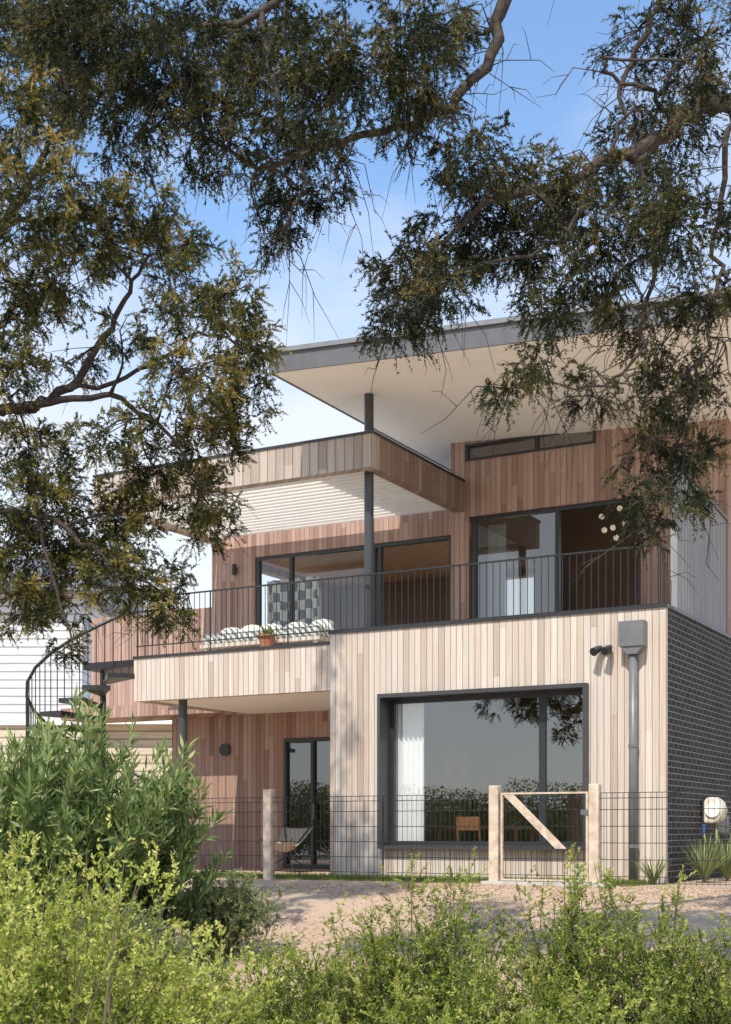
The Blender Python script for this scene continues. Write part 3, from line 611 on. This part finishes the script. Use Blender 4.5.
# ------------------------------------------------------------------ trees
def smooth_path(pts, per=5):
    P = [pts[0]]+list(pts)+[pts[-1]]; out = []
    for i in range(1, len(P)-2):
        for k in range(per):
            t = k/per; a, b, c, d = P[i-1], P[i], P[i+1], P[i+2]
            out.append(0.5*((2*b)+(c-a)*t+(2*a-5*b+4*c-d)*t*t+(3*b-a-3*c+d)*t**3))
    out.append(P[-2]); return out
def tree(name, label, trunk, limbs, blobs, Yd, mat, dens, kt, ml, twl, LL, WW, rng, ntw, droop):
    base = Vector(trunk[0]); base.z = float(ground_z(base.x, base.y))
    T = empty(name, base, 0, label, 'tree')
    tb = MB(); tp = [Vector(p)-base for p in trunk]; tp[0].z = -0.15
    sp = smooth_path(tp, 6); tb.tube(sp, [0.22-0.09*i/len(sp) for i in range(len(sp))], 10); tb.build('trunk', 'bark', T, smooth=True)
    lb = MB(); samples = []
    for (pts, ra, rb_) in limbs:
        pp = [Vector(p)-base if len(p) == 3 and isinstance(p, Vector) else W(p[0], p[1], p[2])-base for p in pts]
        sp = smooth_path(pp, 6)
        sp = [p+Vector(rng.normal(size=3))*0.022 for p in sp]
        rr = [ra+(rb_-ra)*i/(len(sp)-1) for i in range(len(sp))]
        lb.tube(sp, rr, 8); samples += list(zip(sp, rr))
    SP = np.array([tuple(s[0]) for s in samples]); SR = np.array([s[1] for s in samples])
    CC, OUT, TN = [], [], []
    tips = []
    for (px, py, rx, ry, f) in blobs:
        Y = Yd+rng.uniform(-0.9, 0.9); c = np.array(W(px, py, Y)-base); s = Y/F
        r = np.array([rx*s, (rx+ry)*0.6*s, ry*s]); n = max(3, int(dens*rx*ry*s*s*f))
        d = unit(rng.normal(size=(n, 3))); cl = c+d*r*(rng.random((n, 1))**0.45)
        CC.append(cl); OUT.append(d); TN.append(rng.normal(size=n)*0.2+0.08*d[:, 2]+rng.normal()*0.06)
        i = np.argmin(np.linalg.norm(SP-c, axis=1)); p0 = Vector(SP[i]); pc = Vector(c)
        mid = (p0+pc)/2+Vector(rng.normal(size=3))*0.1+Vector((0, 0, 0.08))
        br = smooth_path([p0, mid, pc], 4); r0_ = min(SR[i]*0.7, 0.02)
        lb.tube(br, [r0_*(1-0.65*k/(len(br)-1)) for k in range(len(br))], 5)
        tips += br[3:]
        for q in cl[::3]:
            st = br[rng.integers(2, len(br))]; q = Vector(q)
            m2 = (st+q)/2+Vector(rng.normal(size=3))*0.05
            lb.tube([st, m2, q], [0.007, 0.005, 0.002], 3)
    for k in range(ntw):      # bare drooping twigs
        p = tips[rng.integers(len(tips))] if rng.random() < 0.6 else Vector(SP[rng.integers(len(SP))])
        d = Vector(rng.normal(size=3)); d.z = d.z*0.5-0.5; d.normalize(); l = rng.uniform(0.3, 0.8)
        q1 = p+d*l*0.4+Vector(rng.normal(size=3))*0.04; q2 = p+d*l*0.75+Vector((0, 0, -0.12*l))+Vector(rng.normal(size=3))*0.05; q3 = p+d*l+Vector((0, 0, -0.35*l))
        lb.tube([p, q1, q2, q3], [0.006, 0.0045, 0.003, 0.0015], 3)
        for _ in range(2):
            e = q1.lerp(q2, rng.random()); d2 = (d+Vector(rng.normal(size=3))*0.8).normalized(); lb.tube([e, e+d2*l*0.25, e+d2*l*0.4+Vector((0, 0, -0.1*l))], [0.0035, 0.0025, 0.0012], 3)
    lb.build('limbs', 'bark', T, smooth=True)
    CC = np.concatenate(CC); OUT = np.concatenate(OUT); TN = np.concatenate(TN)
    B = np.repeat(CC, kt, 0)+rng.normal(size=(len(CC)*kt, 3))*0.03
    D = unit(np.repeat(OUT, kt, 0)*0.45+rng.normal(size=B.shape)*0.6+np.array([0, 0, -droop])); TL = rng.uniform(0.45, 1.1, len(B))*twl
    TNk = np.repeat(TN, kt)+rng.normal(size=len(B))*0.08
    tt = rng.uniform(0.05, 1.0, (len(B), ml)); b2 = np.repeat(B, ml, 0); d2 = np.repeat(D, ml, 0); l2 = np.repeat(TL, ml); t2 = tt.reshape(-1)
    P = b2+d2*(l2*t2)[:, None]; P[:, 2] -= (0.2+droop*0.4)*l2*t2*t2
    LD = unit(d2*0.8+rng.normal(size=P.shape)*0.45)
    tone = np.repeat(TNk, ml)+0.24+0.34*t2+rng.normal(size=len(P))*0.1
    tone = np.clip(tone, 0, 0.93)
    Pa = np.concatenate([P, B]); Da = np.concatenate([LD, D]); La = np.concatenate([rng.uniform(0.6, 1.2, len(P))*LL, TL])
    Wa = np.concatenate([rng.uniform(0.7, 1.2, len(P))*WW, np.full(len(B), 0.005)]); ta = np.concatenate([tone, np.full(len(B), 1.0)])
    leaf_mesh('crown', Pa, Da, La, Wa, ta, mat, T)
    return T
rngL = np.random.default_rng(5)
tj = Vector((-8.2, 16.6, 3.9))
limbsL = [
 ([tj, (-90, 435, 15.0), (0, 412, 14.4), (60, 394, 14.5), (100, 345, 14.6), (130, 290, 14.5), (155, 245, 14.4)], 0.085, 0.012),
 ([(0, 412, 14.4), (60, 400, 14.2), (120, 402, 14.2), (175, 440, 14.1), (200, 490, 14.1)], 0.045, 0.01),
 ([tj, (-90, 300, 15.0), (0, 225, 14.6), (40, 160, 14.5), (65, 95, 14.4)], 0.09, 0.02),
 ([(60, 394, 14.5), (140, 372, 14.7), (200, 335, 14.6), (245, 350, 14.5)], 0.03, 0.008),
 ([tj, (-60, 520, 14.8), (40, 515, 14.1), (100, 555, 14.0), (165, 595, 14.0)], 0.05, 0.01),
 ([(40, 515, 14.1), (55, 590, 14.0), (78, 650, 14.0)], 0.025, 0.008),
 ([(65, 95, 14.4), (60, 0, 14.5), (55, -120, 14.5), (60, -230, 14.4)], 0.025, 0.008),
 ([(0, 225, 14.6), (70, 215, 14.8), (130, 225, 14.8), (190, 270, 14.7)], 0.035, 0.01)]
blobsL = [(20,110,60,60,0.9),(70,90,55,45,0.9),(40,200,75,55,0.9),(110,230,50,38,0.9),(165,255,55,38,1),(205,300,55,42,1),(245,345,30,42,1.1),(240,400,35,32,1.1),(190,370,50,38,0.9),(25,300,48,50,1),(70,265,50,35,0.8),
 (120,330,45,28,0.6),(15,365,42,30,1),(70,365,35,22,0.5),(210,440,45,32,1.1),(160,475,50,35,1.1),(205,515,32,35,1.1),(120,520,50,40,1.1),(40,490,55,42,1.1),(25,555,50,40,1.1),(80,560,45,35,1),(130,580,62,33,1.1),(172,615,26,22,1),(50,605,42,28,1),(68,645,20,16,0.8),(15,600,35,32,0.9),(100,440,40,26,0.8),(30,445,45,24,0.8),(150,415,35,22,0.6),(-40,150,60,80,0.5),(-50,400,60,80,0.5),(-40,560,50,70,0.5),(80,30,60,40,0.7),(0,20,50,60,0.8),(150,200,40,30,0.7),(50,-90,45,50,0.5),(60,-170,40,45,0.45),(65,-240,40,40,0.45)]
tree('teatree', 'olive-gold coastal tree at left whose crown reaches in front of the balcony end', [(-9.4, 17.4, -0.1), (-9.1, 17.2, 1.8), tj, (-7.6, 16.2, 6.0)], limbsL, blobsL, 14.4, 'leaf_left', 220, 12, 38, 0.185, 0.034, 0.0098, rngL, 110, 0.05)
rngR = np.random.default_rng(9)
tk = Vector((5.0, 10.4, 5.2))
tk2 = Vector((4.4, 10.3, 7.6))
limbsR = [
 ([tk, (800, 115, 10.4), (731, 104, 10.3), (685, 117, 10.2), (640, 150, 10.1), (600, 163, 10.0), (550, 190, 10.0), (480, 212, 9.9), (420, 262, 9.9)], 0.09, 0.012),
 ([tk2, (680, -160, 10.2), (560, -90, 10.1), (505, 0, 10.0), (490, 60, 10.0), (440, 112, 9.9), (350, 140, 9.9), (260, 165, 9.9), (190, 130, 9.9)], 0.075, 0.008),
 ([(560, -90, 10.1), (400, -50, 10.0), (260, 10, 9.9), (120, 35, 9.8), (60, 45, 9.8)], 0.045, 0.01),
 ([(680, -160, 10.2), (655, 0, 10.3), (625, 85, 10.4), (612, 160, 10.3)], 0.03, 0.012),
 ([(731, 104, 10.3), (722, 200, 10.2), (716, 300, 10.1), (692, 400, 10.0), (668, 485, 10.0)], 0.025, 0.006),
 ([(640, 150, 10.1), (652, 250, 10.0), (640, 345, 9.9), (600, 388, 9.9), (525, 378, 9.9)], 0.022, 0.005),
 ([(260, 10, 9.9), (280, 100, 9.8), (300, 180, 9.8), (280, 240, 9.8)], 0.022, 0.006),
 ([(600, 163, 10.0), (560, 240, 9.9), (470, 265, 9.8), (420, 310, 9.8)], 0.02, 0.005),
 ([(685, 117, 10.2), (640, 90, 10.0), (600, 60, 9.9), (690, 60, 9.8)], 0.02, 0.008)]
blobsR = [(110,30,70,50,1),(55,30,45,50,0.9),(180,60,80,60,1),(130,110,58,48,0.9),(260,50,90,60,1),(225,130,65,45,1),(330,80,80,60,1),(300,150,56,40,1),(290,205,36,34,0.9),(268,240,22,18,0.8),(335,185,28,24,0.6),(395,50,75,55,1),(410,120,55,34,0.8),(450,20,35,35,0.7),
 (480,155,58,36,0.8),(640,30,60,30,0.5),(705,45,45,45,0.9),(665,130,65,36,0.9),(690,85,45,30,0.7),(560,192,70,40,1),(480,220,60,42,1.1),(408,270,42,40,1.2),(400,318,36,30,1.2),(442,292,40,38,1.2),(520,258,60,42,1.1),(600,250,60,42,1),(680,220,60,48,1),(640,190,50,40,0.9),(705,295,38,36,1),(560,308,50,26,0.9),(630,312,44,26,0.9),(660,350,40,30,0.7),
 (508,388,28,18,0.9),(548,366,38,20,0.9),(592,396,28,17,0.8),(640,400,34,28,0.9),(700,385,34,36,1),(640,450,28,26,0.9),(690,465,34,32,1),(655,498,42,24,1),(642,528,20,16,0.8),(705,505,20,18,0.6)]
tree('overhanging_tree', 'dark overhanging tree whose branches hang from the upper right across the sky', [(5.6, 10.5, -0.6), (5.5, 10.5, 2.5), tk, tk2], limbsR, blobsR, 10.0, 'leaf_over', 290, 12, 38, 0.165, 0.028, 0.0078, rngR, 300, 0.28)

# ------------------------------------------------------------------ shrubs
def shrub(name, label, px, Y, h, rad, nst, mper, LL, WW, mat, cat='shrub', side=0.12, tilt=0.6, seed=1, start=0.2, up=0.4, twigs=0):
    rng = np.random.default_rng(seed)
    X = (px-CX)/F*Y; z = float(ground_z(X, Y)); T = empty(name, (X, Y, z), 0, label, cat)
    az = rng.uniform(0, 2*math.pi, nst); rr = np.sqrt(rng.random(nst)); hh = h*(1-0.4*rr**2)*rng.uniform(0.66, 1.0, nst)
    bx = rng.normal(size=(nst, 2))*rad*0.22
    ex = bx+np.stack([np.cos(az), np.sin(az)], 1)*(rr*rad)[:, None]
    B0 = np.concatenate([bx, np.full((nst, 1), -0.03)], 1); E = np.concatenate([ex, hh[:, None]], 1)
    Cc = np.concatenate([bx+(ex-bx)*(1-tilt)*0.6, (hh*0.6)[:, None]], 1)
    bez = lambda t, i: (1-t)[:, None]**2*B0[i]+(2*t*(1-t))[:, None]*Cc[i]+(t**2)[:, None]*E[i]
    st = MB()
    for i in range(min(nst, 70)):
        tt = np.linspace(0, 1, 6); st.tube([tuple(p) for p in bez(tt, np.full(6, i))], [0.009, 0.007, 0.006, 0.005, 0.003, 0.0015], 4)
    st.build('stems', 'stem', T)
    if twigs:
        ti = np.repeat(np.arange(nst), twigs); tt = start+(1-start)*rng.random(len(ti))**0.75
        Bp = bez(tt, ti); T1 = unit(bez(np.minimum(tt+0.02, 1.02), ti)-Bp)
        td = unit(T1*0.5+unit(rng.normal(size=Bp.shape))*0.85+np.array([0, 0, 0.25])); tl = side*rng.uniform(0.5, 1.2, len(ti))*(1.2-0.6*tt)
        ttn = rng.normal(size=len(ti))*0.13+np.repeat(rng.normal(size=nst)*0.1, twigs)
        m = max(1, mper//twigs); idx = np.repeat(np.arange(len(ti)), m); q = rng.random(len(idx))
        P = Bp[idx]+td[idx]*(tl[idx]*q)[:, None]; D = unit(td[idx]*0.6+rng.normal(size=P.shape)*0.5+np.array([0, 0, 0.15]))
        t = tt[idx]; tone = 0.06+0.62*t*np.clip(P[:, 2]/h, 0, 1)+0.22*q+ttn[idx]+rng.normal(size=len(P))*0.1  # darker inside and low down: shade of the gaps put into leaf colour
    else:
        idx = np.repeat(np.arange(nst), mper); t = start+(1-start)*rng.random(len(idx))**0.8
        P = bez(t, idx); T1 = unit(bez(np.minimum(t+0.02, 1.02), idx)-P)
        off = unit(rng.normal(size=P.shape)); P = P+off*(rng.random((len(P), 1))*side*(1.15-t)[:, None])
        D = unit(T1*0.55+off*0.55+rng.normal(size=P.shape)*0.3+np.array([0, 0, up*0.6]))
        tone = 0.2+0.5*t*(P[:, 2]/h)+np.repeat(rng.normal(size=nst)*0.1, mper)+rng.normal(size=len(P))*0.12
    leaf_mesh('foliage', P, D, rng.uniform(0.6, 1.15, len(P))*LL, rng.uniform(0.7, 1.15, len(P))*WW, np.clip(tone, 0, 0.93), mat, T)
    return T
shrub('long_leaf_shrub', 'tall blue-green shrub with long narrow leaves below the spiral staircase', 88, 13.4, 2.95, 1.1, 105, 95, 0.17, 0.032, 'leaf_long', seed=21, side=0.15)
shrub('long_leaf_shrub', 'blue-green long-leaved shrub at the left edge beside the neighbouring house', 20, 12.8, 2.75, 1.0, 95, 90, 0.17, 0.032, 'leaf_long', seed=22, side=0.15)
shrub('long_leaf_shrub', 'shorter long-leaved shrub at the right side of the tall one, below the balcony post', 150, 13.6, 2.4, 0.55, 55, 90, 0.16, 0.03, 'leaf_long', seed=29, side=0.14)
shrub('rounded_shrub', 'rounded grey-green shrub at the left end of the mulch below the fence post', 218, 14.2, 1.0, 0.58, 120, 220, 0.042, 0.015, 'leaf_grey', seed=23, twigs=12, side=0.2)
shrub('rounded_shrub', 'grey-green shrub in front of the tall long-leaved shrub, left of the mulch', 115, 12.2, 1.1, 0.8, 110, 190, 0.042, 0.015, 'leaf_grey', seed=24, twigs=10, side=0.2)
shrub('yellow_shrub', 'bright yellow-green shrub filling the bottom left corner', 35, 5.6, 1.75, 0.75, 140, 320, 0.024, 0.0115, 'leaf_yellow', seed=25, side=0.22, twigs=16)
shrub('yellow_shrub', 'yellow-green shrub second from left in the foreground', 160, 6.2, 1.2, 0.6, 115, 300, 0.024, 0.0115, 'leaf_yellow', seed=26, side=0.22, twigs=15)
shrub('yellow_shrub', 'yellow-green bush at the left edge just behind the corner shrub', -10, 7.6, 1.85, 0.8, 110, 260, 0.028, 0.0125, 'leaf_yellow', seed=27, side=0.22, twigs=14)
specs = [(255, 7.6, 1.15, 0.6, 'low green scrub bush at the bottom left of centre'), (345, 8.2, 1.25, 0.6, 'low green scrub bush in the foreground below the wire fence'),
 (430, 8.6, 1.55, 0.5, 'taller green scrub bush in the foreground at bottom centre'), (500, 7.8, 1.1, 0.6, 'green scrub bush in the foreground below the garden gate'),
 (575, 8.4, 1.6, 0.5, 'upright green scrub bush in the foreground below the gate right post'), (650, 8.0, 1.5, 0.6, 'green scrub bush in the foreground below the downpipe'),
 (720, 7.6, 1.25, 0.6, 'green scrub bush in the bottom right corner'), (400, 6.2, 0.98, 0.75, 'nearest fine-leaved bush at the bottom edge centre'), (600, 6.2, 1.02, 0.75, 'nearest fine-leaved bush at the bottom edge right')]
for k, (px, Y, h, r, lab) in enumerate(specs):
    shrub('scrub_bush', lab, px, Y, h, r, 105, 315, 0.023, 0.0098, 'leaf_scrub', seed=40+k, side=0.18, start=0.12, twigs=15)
def strappy(label, u, v, seed, n=70, L=0.6):
    rng = np.random.default_rng(seed); T = empty('strappy_plant', w2(u, v, 0), 0, label, 'plant'); mb = MB()
    for i in range(n):
        a = rng.uniform(0, 6.28); l = L*rng.uniform(0.6, 1); s = rng.uniform(0.25, 0.75); d = Vector((math.cos(a), math.sin(a), 0)); pv = Vector((-math.sin(a), math.cos(a), 0))*0.014
        pts = [d*(s*l*t)+Vector((0, 0, l*(t-0.55*s*t*t))) for t in (0, 0.35, 0.7, 1)]
        for k in range(3):
            wa, wb = (1-k*0.25), (1-(k+1)*0.25) if k < 2 else 0.05
            mb.poly([pts[k]-pv*wa, pts[k]+pv*wa, pts[k+1]+pv*wb, pts[k+1]-pv*wb])
    o = mb.build('blades', 'leaf_grey', T)
    at = o.data.attributes.new('tone', 'FLOAT', 'FACE'); at.data.foreach_set('value', rng.uniform(0.2, 0.93, len(o.data.polygons)).astype(np.float32))
strappy('strappy grass clump nearest the brick corner', 0.35, 0.7, 1, 120, 0.85)
strappy('strappy grass clump below the hose reel', 0.45, 1.6, 2, 130, 0.95)
strappy('strappy grass clump at the right edge by the brick wall', 0.5, 2.6, 3, 130, 0.95)
strappy('small strappy clump at the foot of the downpipe', U(655, -0.3), -0.35, 4, 60, 0.55)
n = 16000; uu = R.uniform(-9, -0.1, n); vv = R.uniform(-1.2, -0.06, n)
P = np.stack([OX+cu*uu+su*vv, OY-su*uu+cu*vv, np.zeros(n)], 1)
o = leaf_mesh('lawn_grass', P, unit(R.normal(size=(n, 3))*0.35+[0, 0, 1]), R.uniform(0.04, 0.1, n), R.uniform(0.008, 0.014, n), R.uniform(0, 0.9, n), 'leaf_grass')
tag(o, 'strip of short green lawn between the wire fence and the house wall', 'grass', kind='stuff')
n = 40000; X = R.uniform(-3.5, 6.5, n); Y = R.uniform(11, 18.8, n); v = (X-OX)*su+(Y-OY)*cu; k = v < -1.35; X, Y = X[k], Y[k]
P = np.stack([X, Y, ground_z(X, Y)+0.01], 1); n = len(P)
o = leaf_mesh('bark_mulch', P, unit(R.normal(size=(n, 3))*[1, 1, 0.18]), R.uniform(0.02, 0.06, n), R.uniform(0.008, 0.018, n), R.random(n), 'chip', flat=np.array([0, 0, 0.6]))
tag(o, 'scattered tan bark chips covering the slope below the fence', 'mulch', kind='stuff')
n = 60000; X = R.uniform(-5, 6, n); Y = R.uniform(6.5, 13.6, n); k = (np.sin(X*1.7)+np.cos(Y*1.3+X)+R.normal(size=n)*0.7 > 0.2+np.clip(Y-10.8, 0, 9)*0.7); X, Y = X[k], Y[k]; n = len(X)
P = np.stack([X, Y, ground_z(X, Y)+R.random(n)*0.28], 1)
o = leaf_mesh('ground_cover', P, unit(R.normal(size=(n, 3))*0.6+[0, 0, 0.7]), R.uniform(0.05, 0.14, n), R.uniform(0.008, 0.016, n), R.uniform(0.1, 0.9, n), 'leaf_scrub')
tag(o, 'low weedy green ground cover between the foreground bushes', 'ground cover', kind='stuff')
# dense scrub thicket far to the left of the path, mirrored in the glazing
n = 260000; a = R.uniform(0, 1, n); dpt = R.random(n); X = -56+14*dpt-4*a; Y = -44+80*a
env = 1.8+3.6*(0.5+0.5*np.sin(a*29+1.6*np.sin(a*67)))*(0.7+0.3*np.sin(a*143+2)); Z = env*np.sqrt(R.random(n))*(1-0.25*dpt)
o = leaf_mesh('coastal_scrub', np.stack([X, Y, Z-0.9], 1), unit(R.normal(size=(n, 3))), R.uniform(0.12, 0.26, n), R.uniform(0.07, 0.14, n), np.clip(0.15+0.5*Z/5+R.normal(size=n)*0.12, 0, 0.9), 'leaf_far')
tag(o, 'band of coastal scrub on the far side of the path to the left', 'scrub', kind='stuff')
